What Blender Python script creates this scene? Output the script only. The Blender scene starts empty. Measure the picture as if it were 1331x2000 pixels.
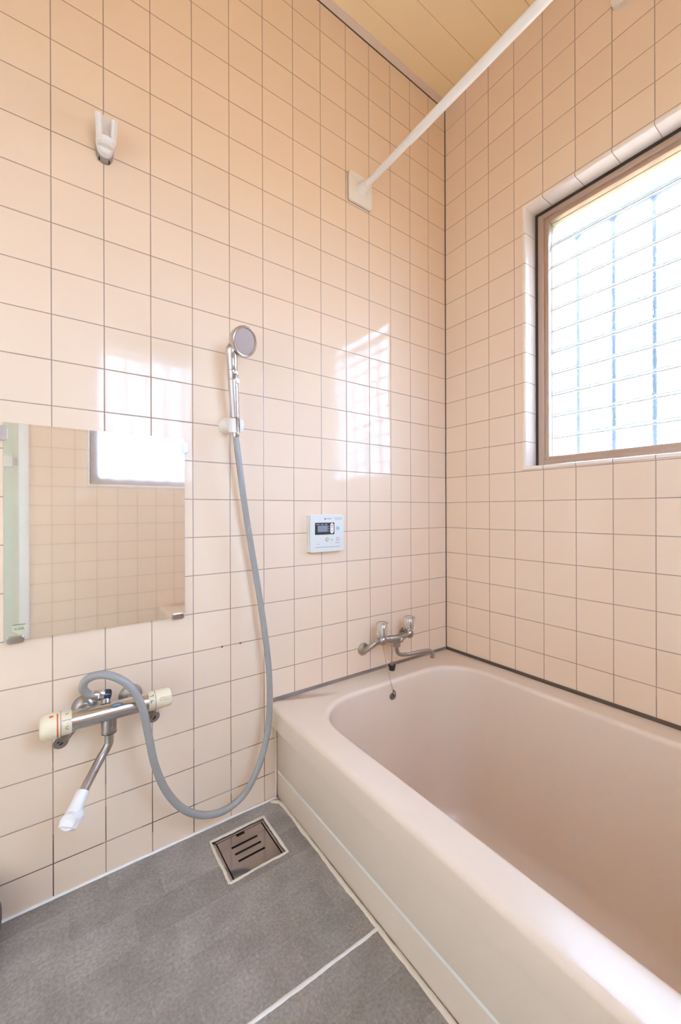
import bpy, bmesh, math, random
from mathutils import Vector, Matrix
random.seed(7)
S = bpy.context.scene
COL = S.collection

# ------------------------------------------------------------------ camera, world, exposure
RW = 1331.0
FPX, CYP, YAW, PITCH, ROLL = 789.40, 997.869, 0.94982, -0.00061, -0.00305
cam = bpy.data.objects.new('camera', bpy.data.cameras.new('camera'))
COL.objects.link(cam)
F = Vector((math.cos(PITCH)*math.cos(YAW), math.cos(PITCH)*math.sin(YAW), math.sin(PITCH)))
R_ = Vector((math.sin(YAW), -math.cos(YAW), 0)); U_ = R_.cross(F)
r2 = R_*math.cos(ROLL)+U_*math.sin(ROLL); u2 = -R_*math.sin(ROLL)+U_*math.cos(ROLL)
m = Matrix(((r2.x, u2.x, -F.x, -1.30083), (r2.y, u2.y, -F.y, -1.08363), (r2.z, u2.z, -F.z, 0.84312), (0, 0, 0, 1)))
cam.matrix_world = m
cam.data.sensor_fit = 'HORIZONTAL'; cam.data.sensor_width = 36.0
cam.data.lens = FPX/RW*36.0
cam.data.shift_y = -(1000.0-CYP)/RW
cam.data.clip_start = 0.02
S.camera = cam

w = bpy.data.worlds.new('outdoor_daylight'); S.world = w; w.use_nodes = True
bg = w.node_tree.nodes['Background']
SKY = (0.715, 1.03, 1.54); GROUND = (0.54, 0.45, 0.31); ZENITH = 1.9; SKY_STRENGTH = 11.2   # bright sky over dimmer sunlit earth
wn_ = w.node_tree.nodes; wl_ = w.node_tree.links
wtc = wn_.new('ShaderNodeTexCoord'); wsp = wn_.new('ShaderNodeSeparateXYZ'); wl_.new(wtc.outputs['Generated'], wsp.inputs[0])
wmr = wn_.new('ShaderNodeMapRange'); wmr.interpolation_type = 'SMOOTHSTEP'; wl_.new(wsp.outputs[2], wmr.inputs[0])
wmr.inputs[1].default_value = -0.10; wmr.inputs[2].default_value = 0.03
wmx = wn_.new('ShaderNodeMix'); wmx.data_type = 'RGBA'; wl_.new(wmr.outputs[0], wmx.inputs[0])
wmx.inputs[6].default_value = (*GROUND, 1); wmx.inputs[7].default_value = (*SKY, 1)
wl_.new(wmx.outputs[2], bg.inputs[0])
wz = wn_.new('ShaderNodeMapRange'); wl_.new(wsp.outputs[2], wz.inputs[0]); wz.inputs[1].default_value = 0.05; wz.inputs[2].default_value = 0.75
wz.inputs[3].default_value = SKY_STRENGTH; wz.inputs[4].default_value = SKY_STRENGTH*ZENITH; wl_.new(wz.outputs[0], bg.inputs[1])

S.view_settings.view_transform = 'Standard'; S.view_settings.look = 'None'
S.view_settings.gamma = 1.0; S.view_settings.use_curve_mapping = False
S.view_settings.exposure = 0.0
cy = S.cycles
cy.max_bounces = 16; cy.diffuse_bounces = 12; cy.glossy_bounces = 6; cy.transmission_bounces = 12
cy.transparent_max_bounces = 12; cy.use_denoising = True; cy.sample_clamp_indirect = 40
cy.blur_glossy = 0.3

# ------------------------------------------------------------------ materials
MATS = {}
def principled(name, color, rough=0.4, metal=0.0, **kw):
    if name in MATS: return MATS[name]
    mt = bpy.data.materials.new(name); mt.use_nodes = True
    b = mt.node_tree.nodes['Principled BSDF']
    b.inputs['Base Color'].default_value = (*color, 1)
    b.inputs['Roughness'].default_value = rough
    b.inputs['Metallic'].default_value = metal
    for k, v in kw.items(): b.inputs[k.replace('_', ' ')].default_value = v
    MATS[name] = mt
    return mt

def noisy(mt, scale, amount, rough_amount=0.0, bump=0.0, detail=4.0):
    """procedural variation of colour / roughness / relief on a principled material"""
    nt = mt.node_tree; b = nt.nodes['Principled BSDF']; L = nt.links
    tc = nt.nodes.new('ShaderNodeTexCoord')
    n = nt.nodes.new('ShaderNodeTexNoise'); n.inputs['Scale'].default_value = scale; n.inputs['Detail'].default_value = detail
    L.new(tc.outputs['Object'], n.inputs['Vector'])
    c = b.inputs['Base Color'].default_value[:]
    mx = nt.nodes.new('ShaderNodeMix'); mx.data_type = 'RGBA'
    mx.inputs[6].default_value = tuple(x*(1-amount) for x in c[:3])+(1,)
    mx.inputs[7].default_value = tuple(min(1, x*(1+amount)) for x in c[:3])+(1,)
    L.new(n.outputs['Fac'], mx.inputs[0]); L.new(mx.outputs[2], b.inputs['Base Color'])
    if rough_amount:
        r = b.inputs['Roughness'].default_value
        mr = nt.nodes.new('ShaderNodeMapRange')
        mr.inputs[3].default_value = max(0, r-rough_amount); mr.inputs[4].default_value = r+rough_amount
        L.new(n.outputs['Fac'], mr.inputs[0]); L.new(mr.outputs[0], b.inputs['Roughness'])
    if bump:
        bp = nt.nodes.new('ShaderNodeBump'); bp.inputs['Strength'].default_value = 1.0; bp.inputs['Distance'].default_value = bump
        L.new(n.outputs['Fac'], bp.inputs['Height']); L.new(bp.outputs[0], b.inputs['Normal'])
    return mt

TILE_COL = (0.85, 0.675, 0.515)
TRIM_GLARE_COL = (0.88, 0.78, 0.69)                 # bullnose tiles, colour lightened to stand in for window glare
def tile_material(name, au, av, ou=0.0, ov=0.074, col=TILE_COL):
    """glazed 10 cm tiles; au/av = object axes (0,1,2 or None) that carry the joints"""
    if name in MATS: return MATS[name]
    mt = bpy.data.materials.new(name); mt.use_nodes = True
    nt = mt.node_tree; L = nt.links; N = nt.nodes.new; b = nt.nodes['Principled BSDF']
    def M(op, a, c=None, d=None):
        n = N('ShaderNodeMath'); n.operation = op
        for i, x in enumerate((a, c, d)):
            if x is None: continue
            if isinstance(x, (int, float)): n.inputs[i].default_value = x
            else: L.new(x, n.inputs[i])
        return n.outputs[0]
    tc = N('ShaderNodeTexCoord'); sp = N('ShaderNodeSeparateXYZ'); L.new(tc.outputs['Object'], sp.inputs[0])
    def axis(a, off):
        t = M('DIVIDE', M('SUBTRACT', sp.outputs[a], off), 0.1)
        fr = M('FRACT', M('ADD', t, 100.0)); fl = M('FLOOR', M('ADD', t, 100.0))
        loc = M('MULTIPLY', M('SUBTRACT', fr, 0.5), 0.1)            # metres from tile centre
        edge = M('SUBTRACT', 0.05, M('ABSOLUTE', loc))              # metres from joint centre
        return loc, edge, fl
    locs, edges, ids = [], [], []
    for a, off in ((au, ou), (av, ov)):
        if a is None: continue
        l, e, i = axis(a, off); locs.append(l); edges.append(e); ids.append(i)
    edge = edges[0] if len(edges) == 1 else M('MINIMUM', edges[0], edges[1])
    # slightly uneven joint width
    nz = N('ShaderNodeTexNoise'); nz.inputs['Scale'].default_value = 9.0; L.new(tc.outputs['Object'], nz.inputs['Vector'])
    half = M('ADD', 0.00065, M('MULTIPLY', nz.outputs['Fac'], 0.0005))
    mr = N('ShaderNodeMapRange'); mr.interpolation_type = 'SMOOTHSTEP'
    L.new(M('SUBTRACT', edge, half), mr.inputs[0]); mr.inputs[1].default_value = -0.0003; mr.inputs[2].default_value = 0.0005
    face = mr.outputs[0]                                            # 1 on glaze, 0 on grout
    # per tile shade
    cmb = N('ShaderNodeCombineXYZ'); L.new(ids[0], cmb.inputs[0])
    if len(ids) > 1: L.new(ids[1], cmb.inputs[1])
    wn = N('ShaderNodeTexWhiteNoise'); wn.noise_dimensions = '3D'; L.new(cmb.outputs[0], wn.inputs['Vector'])
    base = N('ShaderNodeMix'); base.data_type = 'RGBA'; L.new(wn.outputs['Value'], base.inputs[0])
    base.inputs[6].default_value = tuple(c*0.985 for c in col)+(1,)
    base.inputs[7].default_value = tuple(min(1, c*1.015) for c in col)+(1,)
    # grout, blackened by mould in places low on the wall
    n2 = N('ShaderNodeTexNoise'); n2.inputs['Scale'].default_value = 7.0; n2.inputs['Detail'].default_value = 5; L.new(tc.outputs['Object'], n2.inputs['Vector'])
    low = N('ShaderNodeMapRange'); L.new(sp.outputs[2], low.inputs[0]); low.inputs[1].default_value = 0.45; low.inputs[2].default_value = 0.0
    mould = M('MULTIPLY', low.outputs[0], M('GREATER_THAN', n2.outputs['Fac'], 0.47))
    gr = N('ShaderNodeMix'); gr.data_type = 'RGBA'; L.new(mould, gr.inputs[0])
    gr.inputs[6].default_value = (0.35, 0.27, 0.22, 1); gr.inputs[7].default_value = (0.055, 0.035, 0.03, 1)
    mx = N('ShaderNodeMix'); mx.data_type = 'RGBA'; L.new(face, mx.inputs[0])
    L.new(gr.outputs[2], mx.inputs[6]); L.new(base.outputs[2], mx.inputs[7]); L.new(mx.outputs[2], b.inputs['Base Color'])
    rr = N('ShaderNodeMapRange'); L.new(face, rr.inputs[0]); rr.inputs[3].default_value = 0.8; rr.inputs[4].default_value = 0.07
    L.new(rr.outputs[0], b.inputs['Roughness'])
    b.inputs['Specular IOR Level'].default_value = 0.32
    # relief: pillowed edge, tiny random tilt of each tile, glaze ripple
    pe = N('ShaderNodeMapRange'); pe.interpolation_type = 'SMOOTHERSTEP'
    L.new(edge, pe.inputs[0]); pe.inputs[1].default_value = 0.0006; pe.inputs[2].default_value = 0.0024; pe.inputs[4].default_value = 0.0003
    h = pe.outputs[0]
    sc = N('ShaderNodeSeparateColor'); L.new(wn.outputs['Color'], sc.inputs[0])
    for l, ch in zip(locs, (0, 1)):
        h = M('ADD', h, M('MULTIPLY', M('MULTIPLY', l, M('SUBTRACT', sc.outputs[ch], 0.5)), 0.012))
    n3 = N('ShaderNodeTexNoise'); n3.inputs['Scale'].default_value = 22.0; n3.inputs['Detail'].default_value = 1.0; L.new(tc.outputs['Object'], n3.inputs['Vector'])
    h = M('ADD', h, M('MULTIPLY', n3.outputs['Fac'], 0.00012))
    bp = N('ShaderNodeBump'); bp.inputs['Strength'].default_value = 1.0; bp.inputs['Distance'].default_value = 1.0
    L.new(h, bp.inputs['Height']); L.new(bp.outputs[0], b.inputs['Normal'])
    MATS[name] = mt
    return mt

def floor_material():
    mt = principled('grey_vinyl_floor', (0.3, 0.28, 0.265), 0.42)
    nt = mt.node_tree; L = nt.links; N = nt.nodes.new; b = nt.nodes['Principled BSDF']
    tc = N('ShaderNodeTexCoord'); mp = N('ShaderNodeMapping'); L.new(tc.outputs['Object'], mp.inputs[0])
    mp.inputs['Location'].default_value = (0.03, 0.052, 0)
    br = N('ShaderNodeTexBrick'); L.new(mp.outputs[0], br.inputs['Vector'])
    br.inputs['Scale'].default_value = 1.0; br.inputs['Brick Width'].default_value = 0.178; br.inputs['Row Height'].default_value = 0.0812
    br.inputs['Mortar Size'].default_value = 0.0008; br.inputs['Mortar Smooth'].default_value = 0.3
    br.offset = 0.37; br.squash = 1.5; br.squash_frequency = 3
    br.inputs['Color1'].default_value = (0.268, 0.243, 0.222, 1); br.inputs['Color2'].default_value = (0.345, 0.318, 0.293, 1)
    br.inputs['Mortar'].default_value = (0.355, 0.33, 0.305, 1)
    n1 = N('ShaderNodeTexNoise'); n1.inputs['Scale'].default_value = 170; n1.inputs['Detail'].default_value = 6; n1.inputs['Roughness'].default_value = 0.7
    L.new(tc.outputs['Object'], n1.inputs['Vector'])
    n2 = N('ShaderNodeTexNoise'); n2.inputs['Scale'].default_value = 14; n2.inputs['Detail'].default_value = 5; L.new(tc.outputs['Object'], n2.inputs['Vector'])
    def rng(src, lo, hi, a=0.3, c=0.7):
        r = N('ShaderNodeMapRange'); L.new(src, r.inputs[0]); r.inputs[1].default_value = a; r.inputs[2].default_value = c
        r.inputs[3].default_value = lo; r.inputs[4].default_value = hi; return r.outputs[0]
    def mul(c, f):
        v = N('ShaderNodeVectorMath'); v.operation = 'SCALE'; L.new(c, v.inputs[0]); L.new(f, v.inputs['Scale']); return v.outputs[0]
    col = mul(mul(br.outputs['Color'], rng(n1.outputs['Fac'], 0.70, 1.30)), rng(n2.outputs['Fac'], 0.84, 1.18))
    L.new(col, b.inputs['Base Color'])
    ad = N('ShaderNodeMath'); ad.operation = 'MULTIPLY_ADD'; L.new(n1.outputs['Fac'], ad.inputs[0]); ad.inputs[1].default_value = 0.0006
    sb = N('ShaderNodeMath'); sb.operation = 'MULTIPLY'; L.new(br.outputs['Fac'], sb.inputs[0]); sb.inputs[1].default_value = 0.0003
    L.new(sb.outputs[0], ad.inputs[2])
    bp = N('ShaderNodeBump'); bp.inputs['Distance'].default_value = 1.0; bp.inputs['Strength'].default_value = 0.8
    L.new(ad.outputs[0], bp.inputs['Height']); L.new(bp.outputs[0], b.inputs['Normal'])
    return mt

def ceiling_material():
    mt = principled('cream_ceiling_boards', (0.93, 0.76, 0.48), 0.35)
    nt = mt.node_tree; L = nt.links; N = nt.nodes.new; b = nt.nodes['Principled BSDF']
    tc = N('ShaderNodeTexCoord'); sp = N('ShaderNodeSeparateXYZ'); L.new(tc.outputs['Object'], sp.inputs[0])
    def M(op, a, c=None):
        n = N('ShaderNodeMath'); n.operation = op
        for i, x in enumerate((a, c)):
            if x is None: continue
            if isinstance(x, (int, float)): n.inputs[i].default_value = x
            else: L.new(x, n.inputs[i])
        return n.outputs[0]
    t = M('FRACT', M('ADD', M('DIVIDE', M('ADD', sp.outputs[1], 0.078), 0.1), 100.0))
    e = M('MULTIPLY', M('SUBTRACT', 0.5, M('ABSOLUTE', M('SUBTRACT', t, 0.5))), 0.1)
    g = N('ShaderNodeMapRange'); L.new(e, g.inputs[0]); g.inputs[1].default_value = 0.0; g.inputs[2].default_value = 0.0012
    mx = N('ShaderNodeMix'); mx.data_type = 'RGBA'; L.new(g.outputs[0], mx.inputs[0])
    mx.inputs[6].default_value = (0.66, 0.50, 0.30, 1); mx.inputs[7].default_value = (0.93, 0.76, 0.48, 1)
    L.new(mx.outputs[2], b.inputs['Base Color'])
    bp = N('ShaderNodeBump'); bp.inputs['Distance'].default_value = 0.0012
    L.new(g.outputs[0], bp.inputs['Height']); L.new(bp.outputs[0], b.inputs['Normal'])
    return mt

def mirror_material():
    """old bathroom mirror: sharp silver with a water-spotted haze over it"""
    mt = bpy.data.materials.new('hazy_mirror'); mt.use_nodes = True; nt = mt.node_tree; L = nt.links; N = nt.nodes.new
    nt.nodes.remove(nt.nodes['Principled BSDF']); out = nt.nodes['Material Output']
    g1 = N('ShaderNodeBsdfGlossy'); g1.inputs['Color'].default_value = (0.97, 0.97, 0.93, 1); g1.inputs['Roughness'].default_value = 0.0
    g2 = N('ShaderNodeBsdfGlossy'); g2.inputs['Color'].default_value = (0.97, 0.96, 0.91, 1); g2.inputs['Roughness'].default_value = 0.055
    d = N('ShaderNodeBsdfDiffuse'); d.inputs['Color'].default_value = (0.88, 0.82, 0.74, 1)
    tc = N('ShaderNodeTexCoord'); n = N('ShaderNodeTexNoise'); n.inputs['Scale'].default_value = 260; n.inputs['Detail'].default_value = 3
    L.new(tc.outputs['Object'], n.inputs['Vector'])
    r = N('ShaderNodeMapRange'); L.new(n.outputs['Fac'], r.inputs[0]); r.inputs[1].default_value = 0.35; r.inputs[2].default_value = 0.65
    r.inputs[3].default_value = 0.45; r.inputs[4].default_value = 0.85
    a = N('ShaderNodeMixShader'); L.new(r.outputs[0], a.inputs[0]); L.new(g1.outputs[0], a.inputs[1]); L.new(g2.outputs[0], a.inputs[2])
    c = N('ShaderNodeMixShader'); c.inputs[0].default_value = 0.10; L.new(a.outputs[0], c.inputs[1]); L.new(d.outputs[0], c.inputs[2])
    L.new(c.outputs[0], out.inputs['Surface'])
    return mt

def frosted_glass():
    mt = principled('textured_frosted_glass', (0.97, 0.985, 1.0), 0.10, 0, Transmission_Weight=1.0, IOR=1.45)
    nt = mt.node_tree; b = nt.nodes['Principled BSDF']; L = nt.links
    tc = nt.nodes.new('ShaderNodeTexCoord'); n = nt.nodes.new('ShaderNodeTexNoise'); n.inputs['Scale'].default_value = 420; n.inputs['Detail'].default_value = 1
    L.new(tc.outputs['Object'], n.inputs['Vector'])
    bp = nt.nodes.new('ShaderNodeBump'); bp.inputs['Distance'].default_value = 0.0004; bp.inputs['Strength'].default_value = 0.6
    L.new(n.outputs['Fac'], bp.inputs['Height']); L.new(bp.outputs[0], b.inputs['Normal'])
    return mt

chrome = noisy(principled('chrome', (0.60, 0.585, 0.58), 0.23, 1.0), 30, 0.05, 0.03)
dull_chrome = noisy(principled('dull_chrome', (0.43, 0.40, 0.38), 0.30, 1.0), 60, 0.12, 0.08)
brass_stain = noisy(principled('limescaled_metal', (0.55, 0.50, 0.38), 0.4, 1.0), 90, 0.25, 0.1)
dark_metal = noisy(principled('tarnished_metal', (0.20, 0.17, 0.15), 0.35, 0.8), 90, 0.2, 0.1)
steel = noisy(principled('stainless_steel', (0.46, 0.42, 0.42), 0.12, 1.0), 25, 0.06, 0.03)
ivory = noisy(principled('aged_ivory_plastic', (0.82, 0.72, 0.52), 0.38), 20, 0.03)
white_pl = noisy(principled('white_plastic', (0.84, 0.82, 0.80), 0.35), 20, 0.02)
cream_pl = noisy(principled('cream_plastic', (0.84, 0.80, 0.74), 0.42), 20, 0.02)
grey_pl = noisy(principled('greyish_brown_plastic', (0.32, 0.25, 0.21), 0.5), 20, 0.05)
hose_mat = noisy(principled('grey_pvc_hose', (0.34, 0.335, 0.325), 0.26), 18, 0.05, 0.04)
black_pl = noisy(principled('black_rubber', (0.015, 0.015, 0.02), 0.45), 30, 0.2)
blue_black = noisy(principled('dark_blue_plastic', (0.02, 0.03, 0.05), 0.25), 30, 0.2)
tub_mat = noisy(principled('pinkish_beige_tub_resin', (0.80, 0.675, 0.555), 0.24, 0, Specular_IOR_Level=0.3), 3, 0.01, 0.03)
apron_mat = noisy(principled('beige_tub_panel_resin', (0.77, 0.66, 0.55), 0.24), 3, 0.01, 0.03)
caulk = noisy(principled('off_white_sealant', (0.76, 0.69, 0.58), 0.55), 60, 0.10, 0.05, 0.0008)
white_caulk = noisy(principled('white_sealant', (0.84, 0.82, 0.78), 0.5), 60, 0.06, 0.05, 0.0006)
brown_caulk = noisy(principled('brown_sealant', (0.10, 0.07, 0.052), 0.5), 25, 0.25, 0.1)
grey_caulk = noisy(principled('grey_brown_sealant', (0.26, 0.215, 0.19), 0.45), 14, 0.35, 0.1)
bronze = noisy(principled('bronze_aluminium', (0.50, 0.36, 0.27), 0.38, 0.2), 12, 0.06, 0.05)
dark_seal = noisy(principled('black_window_gasket', (0.035, 0.03, 0.03), 0.5), 40, 0.3)
jamb_mat = noisy(principled('cream_green_channel', (0.62, 0.62, 0.50), 0.4), 60, 0.1)
grille_mat = noisy(principled('grille_aluminium', (0.20, 0.24, 0.30), 0.4, 0.3), 20, 0.05)
cornice_mat = noisy(principled('pinkish_cornice_plastic', (0.76, 0.62, 0.52), 0.4), 20, 0.03)
alu_white = noisy(principled('white_aluminium', (0.84, 0.85, 0.85), 0.35), 10, 0.02)
door_panel_mat = noisy(principled('pale_green_door_panel', (0.66, 0.72, 0.63), 0.4), 5, 0.03)
red_mat = noisy(principled('dark_red_plug', (0.30, 0.02, 0.02), 0.4), 80, 0.2)
orange_mat = principled('orange_marking', (0.75, 0.13, 0.04), 0.5)
ink = principled('grey_print', (0.10, 0.10, 0.10), 0.5)
soft_ink = principled('pale_grey_print', (0.42, 0.44, 0.46), 0.5)
blue_mat = principled('blue_label', (0.03, 0.13, 0.30), 0.35)
lcd_mat = noisy(principled('lcd_grey_blue', (0.26, 0.30, 0.36), 0.2), 30, 0.05)
lcd_frame_mat = principled('dark_display_frame', (0.045, 0.05, 0.06), 0.15)
teal_mat = principled('pale_teal_button', (0.42, 0.66, 0.70), 0.35)
green_mat = principled('olive_green_button', (0.42, 0.46, 0.27), 0.4)
panel_mat = noisy(principled('control_panel_white', (0.72, 0.73, 0.69), 0.4), 20, 0.01)
acrylic = principled('clear_acrylic', (0.98, 0.95, 0.92), 0.04, 0, Transmission_Weight=1.0, IOR=1.49)
spray_mat = noisy(principled('spray_plate', (0.40, 0.31, 0.28), 0.5, 0.0), 700, 0.25, 0.05)
sticker_mat = noisy(principled('pale_yellow_sticker', (0.66, 0.64, 0.42), 0.45), 60, 0.05)
clip_beige = noisy(principled('beige_clip_plastic', (0.48, 0.40, 0.34), 0.5), 20, 0.04)
dark_grey = noisy(principled('dark_grey_plastic', (0.05, 0.045, 0.05), 0.4), 20, 0.1)
slat_edge = noisy(principled('ground_glass_edge', (0.66, 0.70, 0.74), 0.6), 60, 0.1)
glass = frosted_glass(); glass2 = principled('hazy_window_glass', (0.97, 0.985, 1.0), 0.25, 0, Transmission_Weight=1.0, IOR=1.45)

# ------------------------------------------------------------------ mesh helpers
def V(*a): return Vector(a)
def link(name, bm, mat, parent=None, smooth=True, angle=35, origin=None, label=None):
    """link a bmesh built in world coordinates as one object whose origin is the thing's own"""
    if parent is not None: org = Vector(parent['_org'])
    else: org = Vector(origin) if origin is not None else Vector((0, 0, 0))
    bmesh.ops.recalc_face_normals(bm, faces=bm.faces[:])
    if org.length > 0: bmesh.ops.translate(bm, verts=bm.verts[:], vec=-org)
    me = bpy.data.meshes.new(name); bm.to_mesh(me); bm.free()
    o = bpy.data.objects.new(name, me); COL.objects.link(o)
    mats = mat if isinstance(mat, (list, tuple)) else [mat]
    for x in mats: me.materials.append(x)
    if smooth:
        for p in me.polygons: p.use_smooth = True
        try: me.set_sharp_from_angle(angle=math.radians(angle))
        except Exception: pass
    o['_org'] = tuple(org)
    if parent is not None: o.parent = parent
    else: o.location = org
    if label: o['label'] = label
    return o
def thing(name, label, cat, loc, group=None, kind=None):
    o = bpy.data.objects.new(name, None); COL.objects.link(o); o.location = loc
    o.empty_display_size = 0.03; o['_org'] = tuple(loc)
    if label: o['label'] = label
    if cat: o['category'] = cat
    if group: o['group'] = group
    if kind: o['kind'] = kind
    return o
def struct(name, bm, mat, label=None, smooth=False, angle=35):
    o = link(name, bm, mat, None, smooth, angle); o['kind'] = 'structure'
    if label: o['label'] = label
    return o
def tag(o, label, cat, group=None):
    o['label'] = label; o['category'] = cat
    if group: o['group'] = group
    return o

def box(bm, lo, hi, bevel=0.0, seg=2):
    r = bmesh.ops.create_cube(bm, size=1.0)
    c = [(a+b)/2 for a, b in zip(lo, hi)]; s = [abs(b-a) for a, b in zip(lo, hi)]
    for v in r['verts']: v.co = Vector([c[i]+v.co[i]*s[i] for i in range(3)])
    if bevel > 0:
        es = {e for v in r['verts'] for e in v.link_edges}
        bmesh.ops.bevel(bm, geom=list(es), offset=bevel, segments=seg, profile=0.5, affect='EDGES')
    return bm
def mkbox(lo, hi, bevel=0.0, seg=2): return box(bmesh.new(), lo, hi, bevel, seg)

def frame_of(d):
    d = d.normalized(); a = V(0, 0, 1) if abs(d.z) < 0.9 else V(1, 0, 0)
    x = d.cross(a).normalized(); return x, d.cross(x).normalized()
def lathe(bm, p0, d, prof, n=40, sx=1.0, caps=True, flute=None, xdir=None):
    """prof = [(distance along d, radius)]"""
    p0 = Vector(p0); d = Vector(d).normalized()
    if xdir is None: x, y = frame_of(d)
    else:
        x = Vector(xdir).normalized(); y = d.cross(x).normalized()
    rings = []
    for t, r in prof:
        ring = []
        for i in range(n):
            a = 2*math.pi*i/n; rr = r
            if flute: rr = r*(1+flute[1]*math.cos(flute[0]*a))
            ring.append(bm.verts.new(p0+d*t+x*(math.cos(a)*rr*sx)+y*(math.sin(a)*rr)))
        rings.append(ring)
    for k in range(len(rings)-1):
        for i in range(n):
            j = (i+1) % n; bm.faces.new((rings[k][i], rings[k][j], rings[k+1][j], rings[k+1][i]))
    if caps:
        bm.faces.new(rings[0][::-1]); bm.faces.new(rings[-1])
    return bm
def catmull(pts, sub=8):
    pts = [Vector(p) for p in pts]; out = []
    P = [2*pts[0]-pts[1]]+pts+[2*pts[-1]-pts[-2]]
    for i in range(1, len(P)-2):
        a, b, c, d = P[i-1:i+3]
        for k in range(sub):
            t = k/sub
            out.append(0.5*((2*b)+(c-a)*t+(2*a-5*b+4*c-d)*t*t+(-a+3*b-3*c+d)*t**3))
    out.append(pts[-1]); return out
def tube(bm, pts, rad, n=16, caps=True):
    pts = [Vector(p) for p in pts]
    R = rad if isinstance(rad, (list, tuple)) else [rad]*len(pts)
    tan = []
    for i in range(len(pts)):
        a = pts[max(0, i-1)]; b = pts[min(len(pts)-1, i+1)]; tan.append((b-a).normalized())
    x, y = frame_of(tan[0]); rings = []
    for i, p in enumerate(pts):
        if i:
            ax = tan[i-1].cross(tan[i])
            if ax.length > 1e-7:
                q = Matrix.Rotation(tan[i-1].angle(tan[i]), 3, ax.normalized()); x = q @ x; y = q @ y
        rings.append([bm.verts.new(p+x*(math.cos(2*math.pi*k/n)*R[i])+y*(math.sin(2*math.pi*k/n)*R[i])) for k in range(n)])
    for k in range(len(rings)-1):
        for i in range(n):
            j = (i+1) % n; bm.faces.new((rings[k][i], rings[k][j], rings[k+1][j], rings[k+1][i]))
    if caps:
        bm.faces.new(rings[0][::-1]); bm.faces.new(rings[-1])
    return bm
def rrect(x0, y0, x1, y1, r, k=10, n=2.0):
    """rounded rectangle outline; n>2 gives squarer superelliptic corners; constant vertex count"""
    out = []; m = 8
    cs = [(x1-r, y1-r, 0), (x0+r, y1-r, 1), (x0+r, y0+r, 2), (x1-r, y0+r, 3)]
    for cx, cy_, q in cs:
        for i in range(k+1):
            a = math.pi/2*(i/k)
            c, s = math.cos(a)**(2/n) if math.cos(a) > 0 else 0, math.sin(a)**(2/n) if math.sin(a) > 0 else 0
            dx, dy = [(c, s), (-s, c), (-c, -s), (s, -c)][q]
            out.append((cx+dx*r, cy_+dy*r))
    res = []
    for i, p in enumerate(out):
        res.append(p)
        if i % (k+1) == k:                      # straight side: extra points
            q = out[(i+1) % len(out)]
            for t in range(1, m): res.append((p[0]+(q[0]-p[0])*t/m, p[1]+(q[1]-p[1])*t/m))
    return res
def prism(bm, outline, tofn, t0, t1, bevel=0.0):
    """extrude a 2-D outline from t0 to t1; tofn(u,v,t)->point"""
    a = [bm.verts.new(tofn(u, v, t0)) for u, v in outline]; b = [bm.verts.new(tofn(u, v, t1)) for u, v in outline]
    n = len(a)
    for i in range(n): bm.faces.new((a[i], a[(i+1) % n], b[(i+1) % n], b[i]))
    bm.faces.new(a[::-1]); f = bm.faces.new(b)
    if bevel: bmesh.ops.bevel(bm, geom=list(f.edges), offset=bevel, segments=3, profile=0.5, affect='EDGES')
    return bm
LW = lambda u, v, t: V(u, -t, v)            # on the left wall: u = X, v = Z, t = distance out of the wall
def plate(u0, v0, u1, v1, t0, t1, r=0.003, bevel=0.0, tofn=LW):
    return prism(bmesh.new(), rrect(u0, v0, u1, v1, r, 5), tofn, t0, t1, bevel)
def text_mesh(name, s, size, mat, parent, mtx, extrude=0.0002, align='CENTER'):
    c = bpy.data.curves.new(name, 'FONT'); c.body = s; c.size = size; c.extrude = extrude; c.align_x = align; c.align_y = 'CENTER'
    t = bpy.data.objects.new(name+'_source', c); COL.objects.link(t)
    dg = bpy.context.evaluated_depsgraph_get(); dg.update()
    me = bpy.data.meshes.new_from_object(t.evaluated_get(dg)); bpy.data.objects.remove(t); bpy.data.curves.remove(c)
    me.transform(Matrix.Translation(-Vector(parent['_org'])) @ mtx)
    me.materials.clear(); me.materials.append(mat); me.name = name
    o = bpy.data.objects.new(name, me); COL.objects.link(o); o.parent = parent; o['_org'] = parent['_org']
    return o
def wall_text_matrix(x, z, out):             # reading left to right along +X on a plane facing -Y
    return Matrix(((1, 0, 0, x), (0, 0, -1, -out), (0, 1, 0, z), (0, 0, 0, 1)))

# ------------------------------------------------------------------ room shell
XL, YB, ZW, ZC = -1.85, -1.50, 2.465, 2.474
T = 0.12
W1 = (0.335, 1.00, 0.984, 1.864)              # window 1 hole on the right wall: distance from corner along -Y, z
W2 = (-1.14, -0.50, 0.985, 1.875)             # window 2 hole on the rear wall: X, z
D1 = (-1.80, -1.405, 0.0, 1.86)
D2 = (-1.42, -0.10, 0.0, 1.88)               # hole for the added fill-light door on the far wall: Y, z               # door hole on the rear wall
tile_xz = tile_material('pink_glazed_tile_xz', 0, 2)
tile_yz = tile_material('pink_glazed_tile_yz', 1, 2)
tile_y = tile_material('glare_edge_tile_y', 1, None, col=TRIM_GLARE_COL); tile_z = tile_material('glare_edge_tile_z', 2, None, ou=0.074, col=TRIM_GLARE_COL)
tile_x = tile_material('glare_edge_tile_x', 0, None, col=TRIM_GLARE_COL)

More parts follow.
